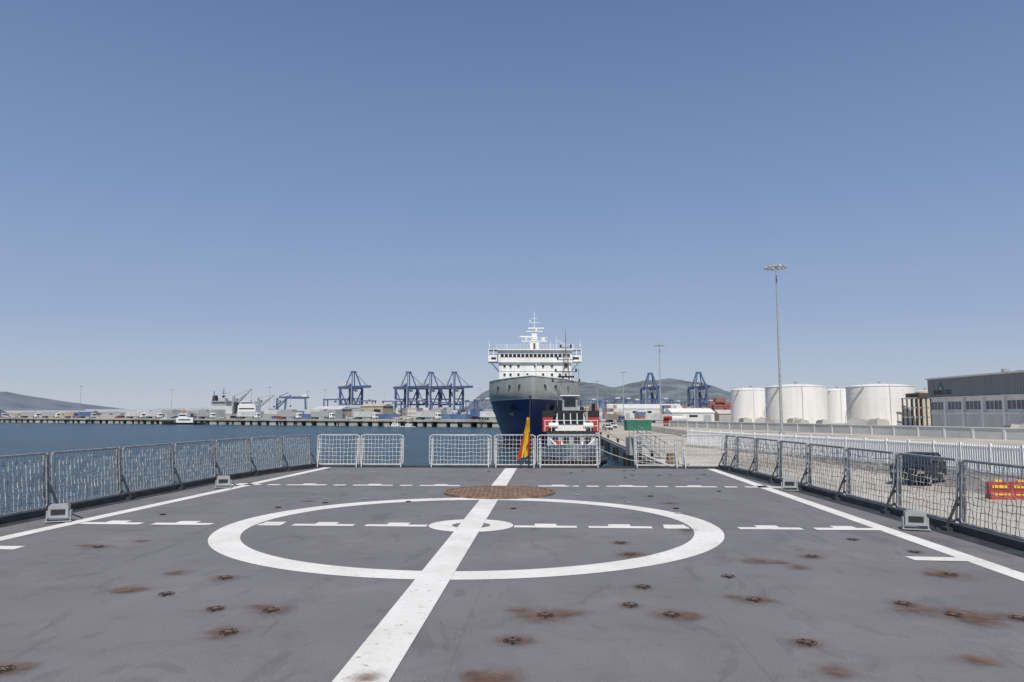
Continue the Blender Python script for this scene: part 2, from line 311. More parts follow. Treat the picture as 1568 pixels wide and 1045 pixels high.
def sidefence(name,pl,sgn,ts,wd):
    def sp(t):
        for (s0,t0),(s1,t1) in zip(pl[:-1],pl[1:]):
            if t0<=t<=t1: return s0+(s1-s0)*(t-t0)/(t1-t0)
        return pl[-1][0]
    b=MB()
    for t0,t1 in zip(ts[:-1],ts[1:]):
        g=.07; A=D(sp(t0+g),t0+g);E=D(sp(t1-g),t1-g); ln=(sgn*.07,0)
        frame(b,A,E,.12,1.05,.036,0,ln,.07); net(b,A,E,1.03,.14,1,sp=.098,wd=wd,lean=ln)
    for t in ts:
        A=Vector(D(sp(t),t)); l=Vector((sgn*.07,0,0))
        for dy in (-.055,.055):
            b.beam(A+Vector((sgn*.05,dy,-.05)),A+l+Vector((sgn*.05,dy,1.06)),.032,0,4)
        for z in (.15,.38,.6,.82,1.0): b.box((A.x+l.x*z+sgn*.03,A.y,z),(.05,.15,.05),0)
        b.beam(A+Vector((-sgn*.20,0,.02)),A+Vector((sgn*.02,0,.5)),.03,2,4)
        b.box((A.x-sgn*.06,A.y,.03),(.34,.16,.05),2)
    return b.obj(name,[M_galv,M_net,M_kerb],deck)
sidefence('side_net_fence_port',Lf,-1,[4.8,6.8,8.8,10.8,12.85,15.0,17.05,19.1,20.9,22.55,24.05],.0135)
sidefence('side_net_fence_starboard',Rf,1,[3.6,5.6,7.6,9.6,11.7,13.6,15.6,17.6,19.5,21.4,23.0,24.05],.0125)
b=MB()
for p0,p1 in ((482,547),(550,616),(657,752),(757,820),(823,918),(970,1035),(1042,1106)):
    A=(bear(p0,23.95),0,0);E=(bear(p1,23.9),0,0)
    def onend(X):
        s=X+1.245-24.1*math.sin(TH); return D(s/math.cos(TH),24.1)
    A=onend(A[0]);E=onend(E[0]); frame(b,A,E,.1,1.05,.04,0,(0,.04),.12); net(b,A,E,1.03,.12,1,sp=.115,wd=.012,lean=(0,.04))
    for u in (.04,.96):
        q=lerp(A,E,u); b.beam((q[0],q[1]+.05,-.05),(q[0],q[1]+.08,.95),.05,0,4); b.beam((q[0],q[1]-.14,.02),(q[0],q[1],.5),.028,0,4)
b.obj('stern_net_fence',[mat('white_rail',(.46,.47,.47),.5,var=.15,scale=8),M_netw,M_kerb],deck)
# ------------------------------------------------------------------ deck edge floodlights
def floodlight(px,py,rz):
    x,y,_=G(px,py); b=MB()
    b.box((0,0,.16),(.30,.20,.19),0,0,.92); b.box((0,-.104,.16),(.20,.012,.08),1); b.box((0,0,.262),(.24,.16,.02),2)
    for sx in (-.165,.165): b.box((sx,0,.09),(.02,.12,.17),2)
    for k in range(5): b.box((-.1+k*.05,.105,.17),(.012,.03,.13),2)
    b.box((0,0,.008),(.38,.22,.012),2); b.path([(.17,.05,.1),(.26,.1,.05),(.3,.2,.01)],.02,3)
    return b.obj('deck_floodlight',[M_grey,M_dark,M_grey,M_black],None,(x,y,.016),rz)
floodlight(90,800,.35); floodlight(342,748,.3); floodlight(1209,752,-.3); floodlight(1402,812,-.35)
# ------------------------------------------------------------------ flagstaff + flag
fx,fy=bear(809,24.2),24.0
b=MB(); b.beam((fx,fy,-.1),(fx+.06,fy,2.25),.055,0,10,.035); b.cyl((fx+.06,fy,2.28),.05,.07,0,10); b.beam((fx-.3,fy-.1,.02),(fx+.03,fy,.9),.03,0,6)
fl=b.obj('flagstaff_with_flag',[M_dark])
b=MB(); nu,nv=18,26
for j in range(nv+1):
    v=j/nv
    for i in range(nu+1):
        u=i/nu; wdt=.07+.32*v**1.1
        b.v.append((fx+.02-u*wdt+.015*math.sin(u*14+v*3), fy-.02-.06*math.sin(u*16+v*2)-.02*u, 1.62-1.22*v-.14*u*v))
for j in range(nv):
    for i in range(nu):
        o=j*(nu+1)+i; b.f.append((o,o+1,o+nu+2,o+nu+1)); b.m.append(1 if (i<2 or i>=12) and j>9 else 0)
b.obj('flag_cloth',[M_yel,M_red],fl,smooth=True)

# ------------------------------------------------------------------ quay land
def QE(y): return 8.9+.051*y
b=MB()
b.poly([(QE(-60),-60),(3000,-60),(3000,3000),(-450,3000),(-450,730),(40,730),(QE(520),520)],SEA-1,QZ,0)
b.obj('quay_ground',[M_quay])
b=MB(); b.beam((QE(-60)+.25,-60,QZ+.12),(QE(515)+.25,515,QZ+.12),.3); b.obj('quay_kerb',[M_conc])
b=MB()
b.add([(x,y,QZ+.004) for x,y in ((QE(-60)+14,-60),(QE(-60)+22,-60),(QE(400)+26,400),(QE(400)+16,400))],[(0,1,2,3)]); b.obj('quay_road',[mat('road_asphalt',(.20,.185,.165),.9,var=.2,scale=.2)])
b=MB()
for k in range(40): b.box((QE(k*10)+18.2,k*10+3,QZ+.008),(.15,4,.003),0,-.051)
b.obj('road_marking',[M_white])
bo=MB(); bo.cyl((0,0,.25),.18,.5,0,14,.15); bo.cyl((0,0,.55),.28,.14,0,14,.24); bm=bo.mesh('bollard',[M_dark])
for k in range(3,16): inst('mooring_bollard',bm,(QE(k*18)+.9,k*18,QZ))
fe=MB()
for k in range(30):
    y=k*14; fe.cyl((QE(y)-.35,y,QZ-1),.35,1.6,0,12)
fe.obj('quay_fenders',[M_black])
# ------------------------------------------------------------------ white picket fence
M_pick=mat('picket_white',(.80,.80,.79),.5,var=.05,scale=4)
b=MB(); A=Vector((38.5,24,QZ));E=Vector((22.5,96,QZ)); d=(E-A);Ln=d.length;dn=d.normalized(); k=0
b.beam(A+Vector((0,0,.12)),E+Vector((0,0,.12)),.24,1)
while k<Ln:
    p=A+dn*k
    b.beam(p+Vector((0,0,.2)),p+Vector((0,0,2.1)),.1,0,4); k+=.2
k=0
while k<Ln: p=A+dn*k; b.beam(p,p+Vector((0,0,2.2)),.14,0,4); k+=2.5
for z in (.4,1.95): b.beam(A+Vector((0,0,z)),E+Vector((0,0,z)),.1)
b.obj('white_picket_fence',[M_pick,M_conc])
b=MB()
A=Vector((50,236,0));E=Vector((86,92,0)); ln=(E-A).length; ang=math.atan2(E.y-A.y,E.x-A.x); c=(A+E)/2
b.box((c.x,c.y,QZ+.9),(ln,.35,1.8),0,ang); b.box((c.x,c.y,QZ+1.88),(ln,.55,.16),1,ang)
dn=(E-A).normalized(); k=0
while k<ln: p=A+dn*k; b.box((p.x,p.y,QZ+.92),(.4,.5,1.84),1,ang); k+=6
b.obj('concrete_boundary_wall',[M_bldl,M_white])
blk=MB(); blk.box((0,0,.8),(2.2,1.6,1.6),0,0,.88); blk.box((0,0,1.68),(1.6,1.1,.14),0); blk.cyl((0,0,1.8),.2,.12,1,10); bme=blk.mesh('ballast_block',[M_conc,M_grey])
for i in range(18):
    t=U(.25,1); p=A.lerp(E,t); inst('concrete_block',bme,(p.x+U(4,9),p.y+U(2,8),QZ),U(0,3),None,U(1.3,1.75))
# ------------------------------------------------------------------ high mast lamps
def mast_mesh(H,Rr):
    b=MB(); b.beam((0,0,0),(0,0,H),.55,0,12,.26); b.cyl((0,0,.4),.5,.8,0,12); n=12
    for i in range(n):
        a=2*math.pi*i/n;a2=2*math.pi*(i+1)/n; p=(Rr*.75*math.cos(a),Rr*.75*math.sin(a),H); b.beam(p,(Rr*.75*math.cos(a2),Rr*.75*math.sin(a2),H),.12,0)
        if i%2==0: b.beam((0,0,H+.2),p,.09,0)
        q=(Rr*math.cos(a),Rr*math.sin(a),H-.15); b.beam(p,q,.08,0); b.box((q[0],q[1],H-.1),(.62,.5,.34),1,a,.7); b.box((q[0],q[1],H-.29),(.56,.44,.03),2,a)
    b.beam((0,0,H),(0,0,H+1),.12); b.box((0,0,H+.25),(.7,.7,.5),0); b.beam((-.8,0,H+.55),(.8,0,H+.55),.08)
    return b.mesh('high_mast',[M_grey,M_grey,M_glass])
hm=mast_mesh(31.8,1.9)
for px,d in ((1196,138),(1011.5,300),(955,500),(915,640)): inst('street_lamp',hm,(bear(px,d),d,QZ))
for px,d in ((122,730),(262,740),(412,735),(470,800),(497,760),(350,860),(735,700),(588,980),(440,900),(1040,760)): inst('street_lamp',hm,(bear(px,d),d,QZ),0,None,U(.85,1))
# ------------------------------------------------------------------ storage tanks
def tank(px0,px1,pytop,d,m=M_tank):
    r=(px1-px0)/2/FP*d; x=bear((px0+px1)/2,d); H=hz(pytop,d)-QZ; Hw=H*.92; b=MB(); n=64
    vs=[];rings=[(r,0),(r,Hw),(r*1.012,Hw),(r*1.012,Hw+.18),(r*.98,Hw+.25),(r*.7,Hw+(H-Hw)*.62),(r*.35,Hw+(H-Hw)*.92),(.01,H)]
    for rr,z in rings:
        for i in range(n): a=2*math.pi*i/n; vs.append((rr*math.cos(a),rr*math.sin(a),z))
    b.add(vs,[(k*n+i,k*n+(i+1)%n,(k+1)*n+(i+1)%n,(k+1)*n+i) for k in range(len(rings)-1) for i in range(n)],0)
    for k in range(1,6):
        z=Hw*k/6
        for i in range(n):
            a=2*math.pi*i/n;a2=2*math.pi*(i+1)/n; b.beam(((r+.005)*math.cos(a),(r+.005)*math.sin(a),z),((r+.005)*math.cos(a2),(r+.005)*math.sin(a2),z),.035,0,4,cap=False)
    pr=None
    for i in range(0,41):
        a=math.radians(150+i*1.7); z=Hw*i/40; p=((r+.45)*math.cos(a),(r+.45)*math.sin(a),z)
        b.box(p,(.7,.4,.04),0,a)
        if pr: b.beam(pr,p,.07,0); b.beam((pr[0],pr[1],pr[2]+1),(p[0],p[1],p[2]+1),.05,0)
        if i%4==0: b.beam(p,(p[0],p[1],p[2]+1),.04,0)
        pr=p
    pr=None
    for i in range(n+1):
        a=2*math.pi*i/n; p=(r*math.cos(a),r*math.sin(a),Hw+1.1)
        if pr: b.beam(pr,p,.05,1)
        if i%2==0: b.beam((p[0],p[1],Hw+.1),p,.05,1)
        pr=p
    b.cyl((0,0,H+.4),.5,.8,2,12); b.beam((0,-r*.9,Hw+.6),(0,-.3,H+.3),.12,0)
    a=math.radians(-100); b.beam((r*1.02*math.cos(a),r*1.02*math.sin(a),0),(r*1.02*math.cos(a),r*1.02*math.sin(a),Hw+.5),.22,1,8)
    b.obj('storage_tank',[m,M_bldl,M_galv],None,(x,d,QZ))
M_tankb=mat('tank_beige',(.52,.47,.37),.6,var=.06,scale=.5)
tank(1175,1265,588.5,250); tank(1301,1396,588,255); tank(1121,1180,594,300); tank(1262,1304,595,330); tank(1396,1440,597,330,M_tankb)
b=MB()
for i in range(5):
    x=bear(1398+i*7,235); b.beam((x,235,QZ),(x,235,QZ+9),.35,0); b.beam((x,241,QZ),(x,241,QZ+9),.35,0)
x0=bear(1396,235);x1=bear(1450,235)
for z in (3,6,9):
    for y in (235,238,241): b.beam((x0,y,QZ+z),(x1,y,QZ+z),.35,1)
b.bx(x0+2,x1,234,242,QZ+9.3,QZ+10.6,0)
b.obj('pipe_rack',[mat('rack_brown',(.07,.055,.045),.8),M_galv])
# ------------------------------------------------------------------ terminal building
BX=102.; Y0,Y1=70.,182.; ZT=9.9
b=MB()
b.bx(BX+.5,BX+45,Y0+.5,Y1-.5,QZ,5.6,1)
b.bx(BX,BX+46,Y0,Y1,5.6,ZT,0)
b.bx(BX-.35,BX+46.3,Y0-.3,Y1+.3,ZT,ZT+.35,1)
b.bx(BX-.2,BX+.48,Y0,Y1,5.35,5.58,1)
y=Y0
while y<Y1:
    b.bx(BX-.05,BX+.48,y,y+.7,QZ,5.34,1)
    b.bx(BX+.42,BX+.49,y+1.2,y+6.6,2.6,4.4,2); b.bx(BX+.38,BX+.47,y+3.8,y+3.95,2.5,4.5,1); b.bx(BX+.38,BX+.47,y+2.4,y+2.5,2.5,4.5,1); b.bx(BX+.38,BX+.47,y+5.2,y+5.3,2.5,4.5,1)
    b.bx(BX+.42,BX+.49,y+1.5,y+6.3,QZ+.1,1.4,4); b.bx(BX+.1,BX+.48,y+.75,y+7,1.6,1.95,1)
    y+=7
y=Y0+.4
while y<Y1: b.bx(BX-.05,BX-.002,y,y+.12,5.7,ZT-.1,0); y+=.8
for yy in (85,110,140,165): b.cyl((BX+8,yy,ZT+1),.8,1.4,3,12); b.box((BX+16,yy+5,ZT+1),(3,2,1.4),3)
bd=b.obj('terminal_building',[M_bldg,M_white,M_bglass,M_galv,M_bldl])
b=MB(); sy=176.5; b.add([(BX-.08,sy+1.3,7.4),(BX-.08,sy-1.3,7.4),(BX-.08,sy,9.2)],[(0,1,2)],0); b.add([(BX-.1,sy+.5,7.4),(BX-.1,sy-.5,7.4),(BX-.1,sy,8.2)],[(0,1,2)],1)
b.obj('company_logo',[M_cgreen,M_bldl],bd)
fc=bpy.data.curves.new('company_name','FONT'); fc.body='ENERCOLS'; fc.size=1.5; fc.extrude=.02; fo=bpy.data.objects.new('company_name',fc); sc.collection.objects.link(fo); fo.rotation_euler=(math.pi/2,0,-math.pi/2); fo.location=(BX-.1,179.5,6.2); fc.materials.append(M_dark); fo.parent=bd
# ------------------------------------------------------------------ vehicles
def car_mesh(name,body,suv=True):
    b=MB(); h=.18 if suv else 0
    prof=[(-2.15,.35),(-2.2,.62),(-2.12,.92+h*.6),(-1.1,1.0+h),(1.75,1.02+h),(2.1,.95+h),(2.2,.6),(2.15,.35)]
    W=.9
    n=len(prof)
    vs=[(-W,y,z) for y,z in prof]+[(W,y,z) for y,z in prof]
    b.add(vs,[tuple(range(n)),tuple(range(2*n-1,n-1,-1))]+[(i,n+i,n+(i+1)%n,(i+1)%n) for i in range(n)],0)
    lo=[(-1.15,1.0+h),(1.85,1.02+h)]; hi=[(-.35,1.45+h),(1.45,1.45+h)]
    vs=[]
    for (yy,zz),wx in ((lo[0],.84),(lo[1],.84),(hi[1],.66),(hi[0],.66)): vs+=[(-wx,yy,zz),(wx,yy,zz)]
    b.add(vs,[(0,2,4,6),(1,7,5,3),(0,6,7,1),(2,3,5,4)],1)
    b.bx(-.67,.67,-.36,1.46,1.452+h,1.50+h,0)
    for sx in (-1,1):
        for a,c in (((sx*.845,-1.15,1.0+h),(sx*.67,-.35,1.46+h)),((sx*.845,1.85,1.02+h),(sx*.67,1.45,1.46+h)),((sx*.85,.35,1.01+h),(sx*.67,.45,1.46+h))): b.beam(a,c,.06,0)
        for yy in (-1.35,1.35): b.cyl((sx*.82,yy,.34),.36,.24,2,20,ax='x'); b.cyl((sx*.93,yy,.34),.2,.04,3,12,ax='x'); b.cyl((sx*.9,yy,.36),.41,.02,2,20,ax='x')
        b.box((sx*.66,-2.17,.76),(.36,.08,.16),3); b.box((sx*.7,2.17,.82),(.26,.08,.22),4); b.box((sx*1.0,-.75,1.08+h),(.16,.1,.14),0)
    b.box((0,-2.2,.48),(1.7,.1,.2),2); b.box((0,2.2,.48),(1.7,.1,.2),2); b.box((0,-2.2,.68),(.8,.06,.12),2); b.box((0,2.245,.62),(.5,.02,.12),3)
    return b.mesh(name,[body,M_glass,M_black,M_galv,M_red])
M_cd=mat('car_dark',(.012,.013,.016),.45,.0,spec=.3)
cd=car_mesh('car_dark',M_cd); cw=car_mesh('car_white',M_white,False); cg=car_mesh('car_silver',M_bldl,False); cr=car_mesh('car_red',M_red,False); cb=car_mesh('car_blue',M_cblue,False)
inst('parked_car',cd,(bear(1402,46),46,QZ),-.75,None,1.08)
for px,d,me,r in ((930,190,cw,.1),(938,215,cw,0),(1068,230,cw,1.2),(905,300,cr,.1)):
    inst('parked_car',me,(bear(px,d),d,QZ),r)
b=MB(); prof=[(-.3,0),(-.3,.15),(-.12,.35),(-.1,.85),(.1,.85),(.12,.35),(.3,.15),(.3,0)]
for i in range(4):
    mi=0; b.extr(prof,i*1.02,i*1.02+1.0,mi); b.box((i*1.02+.5,0,.9),(.3,.12,.1),1); b.box((i*1.02+.5,-.14,.62),(.7,.04,.14),1); b.box((i*1.02+.5,-.28,.25),(.8,.04,.08),1)
b.obj('plastic_road_barrier',[M_red,M_yel],None,(bear(1515,37),37.5,QZ),-.1)
def truck_mesh(name,cab,bodym,tanker=False):
    b=MB()
    b.extr([(-8,.6),(-8.1,1.6),(-7.8,3.1),(-6.2,3.3),(-6.2,.6)],-1.2,1.2,0); b.box((0,-8.02,2.2),(2.1,.12,.85),2); b.box((1.21,-7.1,2.3),(.04,.8,.7),2); b.box((-1.21,-7.1,2.3),(.04,.8,.7),2); b.box((0,-8.1,.7),(2.4,.2,.4),3)
    b.box((0,-.5,1.0),(1.0,13.5,.25),3)
    if tanker:
        b.cyl((0,.2,2.3),1.15,11,1,24,ax='y'); b.cyl((0,-5.4,2.3),1.15,.4,1,24,.8,ax='y'); b.cyl((0,5.8,2.3),1.15,.3,1,24,ax='y')
        for y in (-3,0,3): b.cyl((0,y,3.5),.35,.3,3,12); b.cyl((0,y,2.3),1.18,.1,3,24,ax='y')
        b.box((0,0,3.45),(.6,9,.08),3)
    else:
        b.box((0,.2,2.6),(2.5,12,2.7),1)
        for k in range(13): 
            for sx in (-1,1): b.box((sx*1.26,-5.7+k,2.6),(.05,.15,2.65),1)
        b.box((0,6.22,2.6),(2.3,.04,2.5),1)
    for y in (-7.2,-5.2,3.2,4.4,5.6):
        for sx in (-1,1): b.cyl((sx*1.02,y,.5),.5,.36,4,16,ax='x'); b.cyl((sx*1.21,y,.5),.25,.03,3,10,ax='x')
    return b.mesh(name,[cab,bodym,M_glass,M_grey,M_black])
tk=truck_mesh('tanker',M_red,M_white,True); tw=truck_mesh('truck_white',M_white,M_farw); tb=truck_mesh('truck_blue',M_farw,M_cblue); tr=truck_mesh('truck_red',M_white,M_grey); tt=truck_mesh('truck_tan',M_cblue,M_tan)
inst('tanker_truck',tk,(bear(1036,255),255,QZ),-.65); inst('box_truck',tw,(bear(1010,330),330,QZ),.9); inst('box_truck',tt,(bear(940,360),360,QZ),.4)
# ------------------------------------------------------------------ containers
def cont_mesh(name,m,n=1,rows=1,L_=12.2):
    b=MB()
    for j in range(rows):
        for i in range(n):
            z=1.3+i*2.62; y=j*2.6; mi=(i*2+j)%len(m)
            b.box((0,y,z),(L_,2.44,2.56),mi)
            k=-L_/2+.3
            if rows*n<=3:
                while k<L_/2: b.box((k,y-1.23,z),(.14,.05,2.3),mi); b.box((k,y+1.23,z),(.14,.05,2.3),mi); k+=.3
            for sx in (-1,1):
                for sy in (-1,1): b.box((sx*(L_/2-.05),y+sy*1.2,z),(.16,.16,2.6),mi)
                b.box((sx*(L_/2+.02),y,z),(.03,.06,2.3),mi)
    return b.mesh(name,m)
inst('shipping_container',cont_mesh('c_green',[M_cgreen],1,1,6.1),(bear(976,185),185,QZ),.1)
ccols=[M_cblue,M_cred,M_farw,M_cor,M_bldl,M_tan,M_grey,M_cred,M_cblue]
ccol2=[M_cblue,M_farw,M_grey,M_tan,M_grey,M_cblue,M_bldl,M_grey]
def stacks(pal,pre): return [cont_mesh(pre+'%d'%k,random.sample(pal,4),random.choice([2,3,4,4]),random.choice([2,3,4]),random.choice([6.1,12.2])) for k in range(12)]
stkR=stacks(ccols+[M_cred],'cR'); stkL=stacks(ccol2+[M_cred,M_cor],'cL')
for k in range(60):
    px=U(890,1110); d=U(560,900); inst('container_stack',random.choice(stkR),(bear(px,d),d,QZ),random.choice([0,.05,1.6]))
for k in range(85):
    px=U(470,770); d=U(760,1000); inst('container_stack',random.choice(stkL),(bear(px,d),d,QZ),random.choice([0,.3,1.5]))
# ------------------------------------------------------------------ ship-to-shore cranes
def sts():
    b=MB(); W=24; Dp=15; H=35
    for x in (-W/2,W/2):
        for y in (-Dp/2,Dp/2):
            b.beam((x,y,0),(x,y,H),2.2); b.box((x,y,.8),(2,6,1.6),2)
        b.beam((x,-Dp/2,3),(x,Dp/2,3),1.8); b.beam((x,-Dp/2,H*.62),(x,Dp/2,H*.62),1.4); b.beam((x,-Dp/2,H),(x,Dp/2,H),1.7)
    for y in (-Dp/2,Dp/2):
        b.beam((-W/2,y,15),(W/2,y,15),2.0); b.beam((-W/2,y,H),(W/2,y,H),2.)
        b.beam((-W/2,y,H-1),(0,y,15),1.); b.beam((W/2,y,H-1),(0,y,15),1.)
        b.beam((W/2-1,y,H),(5,y*.3,H+20),1.5); b.beam((-3,y,H),(3,y*.3,H+20),1.1)
    for y in (-2.6,2.6):
        b.beam((-W/2-10,y,H+1.5),(W/2+22,y,H+1.5),2.6,0)
        k=-W/2-10
        while k<W/2+20: b.beam((k,y,H-.3),(k+2,y,H+2.2),.35,0); k+=4
    for k in range(-20,34,6): b.beam((k,-2.6,H+.5),(k,2.6,H+.5),.7)
    b.box((4,0,H+20.3),(4,6,1.8),0); b.beam((5,0,H+20),(W/2+20,0,H+2),.5); b.beam((3,0,H+20),(-W/2,0,H+6),.3)
    b.box((-W/2+1,0,H+5),(15,6.5,5),1,0,.96); b.box((8,0,H-3),(4,4,2.6),1)
    b.beam((W/2,-Dp/2-1.6,0),(W/2,-Dp/2-1.6,H),.5,1)
    return b.mesh('sts_crane',[M_blue,M_bldl,M_dark])
ms=sts()
for px,d,r,s_ in ((537,960,-.7,1.04),(622,970,-.75,1.04),(656,975,-.75,1.04),(692,970,-.75,1.04),(995,1080,-1.42,1.12),(1069,1060,-1.42,1.12)): inst('gantry_crane',ms,(bear(px,d),d,QZ),r,None,s_)
def rtg():
    b=MB()
    for x in (-12,12):
        for y in (-4,4): b.beam((x,y,1),(x,y,20),1.)
        b.beam((x,-5,1.6),(x,5,1.6),1.3); b.beam((x,-4,20),(x,4,20),1.)
        for y in (-4,4): b.cyl((x,y,.7),.7,.8,1,12,ax='x')
    for y in (-4,4): b.beam((-13,y,20.5),(13,y,20.5),1.4)
    b.box((3,0,21.8),(5,6,2.2),2); b.box((1,0,18),(2.4,2.4,2.4),2); b.box((-12,5.6,3),(2,2,3),2)
    return b.mesh('rtg',[M_blue,M_black,M_bldl])
mr_=rtg()
for px,d in ((905,780),(925,850),(943,800),(958,880),(972,820),(1015,860),(1035,820),(1085,900),(718,850),(728,900),(742,840),(512,860),(560,940),(600,920),(640,930),(675,900)): inst('yard_gantry_crane',mr_,(bear(px,d),d,QZ),U(-.4,.4),None,U(.8,1.))
b=MB()
for x in (-11,11):
    for y in (-5,5): b.beam((x,y,0),(x*.9,y*.7,20),1.3)
    b.beam((x,-5,4),(x,5,4),1.2)
b.beam((-17,0,21),(14,0,21),2.2); b.box((9,0,23),(5,4,3),1,0,.9); b.beam((-17,0,22),(-8,0,26),.6); b.beam((-9.9,-3.5,20),(9.9,-3.5,20),1.2)
b.obj('portal_crane',[M_blue,M_bldl],None,(bear(452,790),790,QZ),.2,)
def mhc(px,d,L_,el,m):
    b=MB(); b.box((0,0,1.6),(10,8,2.2),1)
    for i in range(6):
        for sy in (-3.6,3.6): b.cyl((-4.2+i*1.7,sy,.8),.8,.9,2,12,ax='y')
    b.beam((0,0,2.6),(0,0,16),2.6,0,8,1.8); b.box((-3,0,5),(8,5,3.6),0); b.box((1.6,0,13),(2.4,2.4,2.6),1)
    e=Vector((math.cos(el)*L_,0,9+math.sin(el)*L_))
    for y in (-1,1): b.beam((1,y,8),e,.6,0); b.beam((1,y,10.5),e,.4,0)
    for k in range(1,14): p=Vector((1,0,9)).lerp(e,k/14); b.beam(p+Vector((0,-1,-.8)),p+Vector((1.2,1,.8)),.25,0)
    b.beam((0,0,16),e,.25,1); b.beam(e,(e.x,0,e.z-9),.15,1); b.box((e.x,0,e.z-9.5),(1,1,1.4),2)
    b.obj('mobile_harbour_crane',[m,M_galv,M_black],None,(bear(px,d),d,-1.3),0)
mhc(357,560,18,.75,M_grey); mhc(395,620,16,.6,M_grey); mhc(424,640,15,.7,M_blue)
# ------------------------------------------------------------------ breakwater pier
PA=Vector((-372,520,0)); PB=Vector((22,318,0)); dn=(PB-PA).normalized(); nn_=Vector((-dn.y,dn.x,0)); ln=(PB-PA).length; ang=math.atan2(dn.y,dn.x)
PZ=-1.3
def PP(k,o=0,z=0): p=PA+dn*k+nn_*o; return (p.x,p.y,z)
b=MB()
c=PP(ln/2,22.); b.box((c[0],c[1],PZ-.45),(ln,46,.9),0,ang)
c=PP(ln/2,26); b.box((c[0],c[1],(PZ-.9+SEA-1)/2),(ln-1,44,PZ-.9-SEA+1-.01),1,ang)  # back wall coloured dark, painting the shade inside the pier openings
k=2
while k<ln-3:
    w_=U(2.6,5.5); p=PP(k+w_/2,1.6); b.box((p[0],p[1],(PZ-.92+SEA-1)/2),(w_,4,(PZ-.92)-(SEA-1)),0,ang); k+=w_+U(1.6,3.4)
k=1
while k<ln:
    p=PP(k,-1.1); b.cyl((p[0],p[1],PZ-1.6),.4,1.7,1,10); k+=U(8,18)
c=PP(ln/2,43.5); b.box((c[0],c[1],PZ+.75),(ln,.6,1.5),2,ang)
b.obj('harbour_pier',[M_pier,M_dark,M_tan])
k=6
pool=[tw,tb,tr,tt,cw,cd,cg,cr,cb,cd,cw,tr,cg]
while k<ln-8:
    me=random.choice(pool); o=U(5,12); p=PP(k,o,PZ+.004)
    if me in (tw,tb,tr,tt): inst('parked_truck',me,p,ang+math.pi/2+U(-.2,.2)); k+=U(14,26)
    else: inst('parked_car',me,p,ang+random.choice([0,1.57])+U(-.1,.1)); k+=U(4,9)
c1=[cont_mesh('cs%d'%i,[random.choice(ccol2),random.choice(ccol2)],random.choice([1,1,2]),random.choice([1,2]),random.choice([6.1,12.2])) for i in range(9)]
for i in range(46):
    k=U(130,ln-10); inst('container_stack',random.choice(c1),PP(k,U(16,34),PZ+.004),ang+U(-.15,.15))
def shed(px,d,L_,W,H,mw,mroof,rz=0,z=QZ,name='harbour_warehouse'):
    b=MB(); b.box((0,0,H/2),(L_,W,H),0)
    b.add([(-L_/2-.4,-W/2-.4,H),(L_/2+.4,-W/2-.4,H),(L_/2+.4,0,H+W*.16),(-L_/2-.4,0,H+W*.16),(-L_/2-.4,W/2+.4,H),(L_/2+.4,W/2+.4,H)],[(0,1,2,3),(3,2,5,4),(0,3,4),(1,5,2)],1)
    n=max(2,int(L_/6))
    for i in range(n):
        x=-L_/2+(i+.5)*L_/n
        if i%2==0: b.box((x,-W/2-.03,min(2.2,H*.4)),(L_/n*.55,.1,min(4.2,H*.75)),2)
        else: b.box((x,-W/2-.03,H*.65),(L_/n*.6,.1,H*.2),3)
    b.obj(name,[mw,mroof,M_grey,M_glass],None,(bear(px,d),d,z),rz)
shed(510,470,22,12,5.5,M_tan,M_farw,ang,PZ+.004); shed(577,430,16,10,7,M_tan,M_tan,ang,PZ+.004); shed(540,560,30,14,7,M_farw,M_grey,0,PZ)
shed(985,620,60,24,8,M_bldl,M_bldl); shed(1055,350,20,12,4.6,M_bldl,M_white,.1); shed(1150,420,40,14,4,M_tan,M_conc); shed(930,900,90,20,9,M_bldl,M_grey); shed(60,800,120,20,4,M_tan,M_grey); shed(-60,760,80,20,5,M_tan,M_grey); shed(200,850,100,24,5,M_grey,M_grey); shed(290,900,80,24,7,M_tan,M_grey)
shed(1110,600,18,14,10,M_cred,M_cred)
b=MB()
b.poly([(-1400,760),(-450,745),(-450,1300),(-1400,1300)],SEA-1,QZ); b.obj('far_harbour_land',[M_quay])
b=MB()
for x in (-6,6):
    for y in (-4,4): b.beam((x,y,0),(x,y,11),.9)
b.beam((-9,0,11.5),(14,0,11.5),1.8); b.box((0,0,14),(8,5,3),0); b.beam((-6,-4,5),(6,-4,5),.7); b.beam((-6,-4,5),(6,-4,11),.5)
b.obj('cargo_loader',[M_cred],None,(bear(1102,560),560,QZ),.2)
# ------------------------------------------------------------------ hills
def hill(name,prof,d,m,back,seed):
    b=MB(); n=260; p0=prof[0][0];p1=prof[-1][0]; rows=16
    def hh(px):
        for (a,ya),(c,yc) in zip(prof[:-1],prof[1:]):
            if a<=px<=c: t=(px-a)/(c-a); t=t*t*(3-2*t)*.4+t*.6; return ya+(yc-ya)*t
        return prof[-1][1]
    vs=[]
    for j in range(rows+1):
        v=j/rows
        for i in range(n+1):
            px=p0+(p1-p0)*i/n; H=(633-hh(px))/FP*d+EYE-QZ
            x=bear(px,d); y=d-back*(1-v) ; f=math.sin(v*math.pi/2)**1.3
            nz=mnoise.fractal(Vector((x*.006+seed,y*.006,0)),1,2,5)
            z=QZ+H*f*(1+.22*nz*(1.1-v*.7))+ (2.5*nz if v>.9 else 0)
            vs.append((x,y,z))
    for i in range(n+1):
        x,y,z=vs[rows*(n+1)+i]; vs.append((x,y+back,QZ-3))
    b.add(vs,[(j*(n+1)+i,j*(n+1)+i+1,(j+1)*(n+1)+i+1,(j+1)*(n+1)+i) for j in range(rows+1) for i in range(n)])
    b.obj(name,[m],smooth=True)
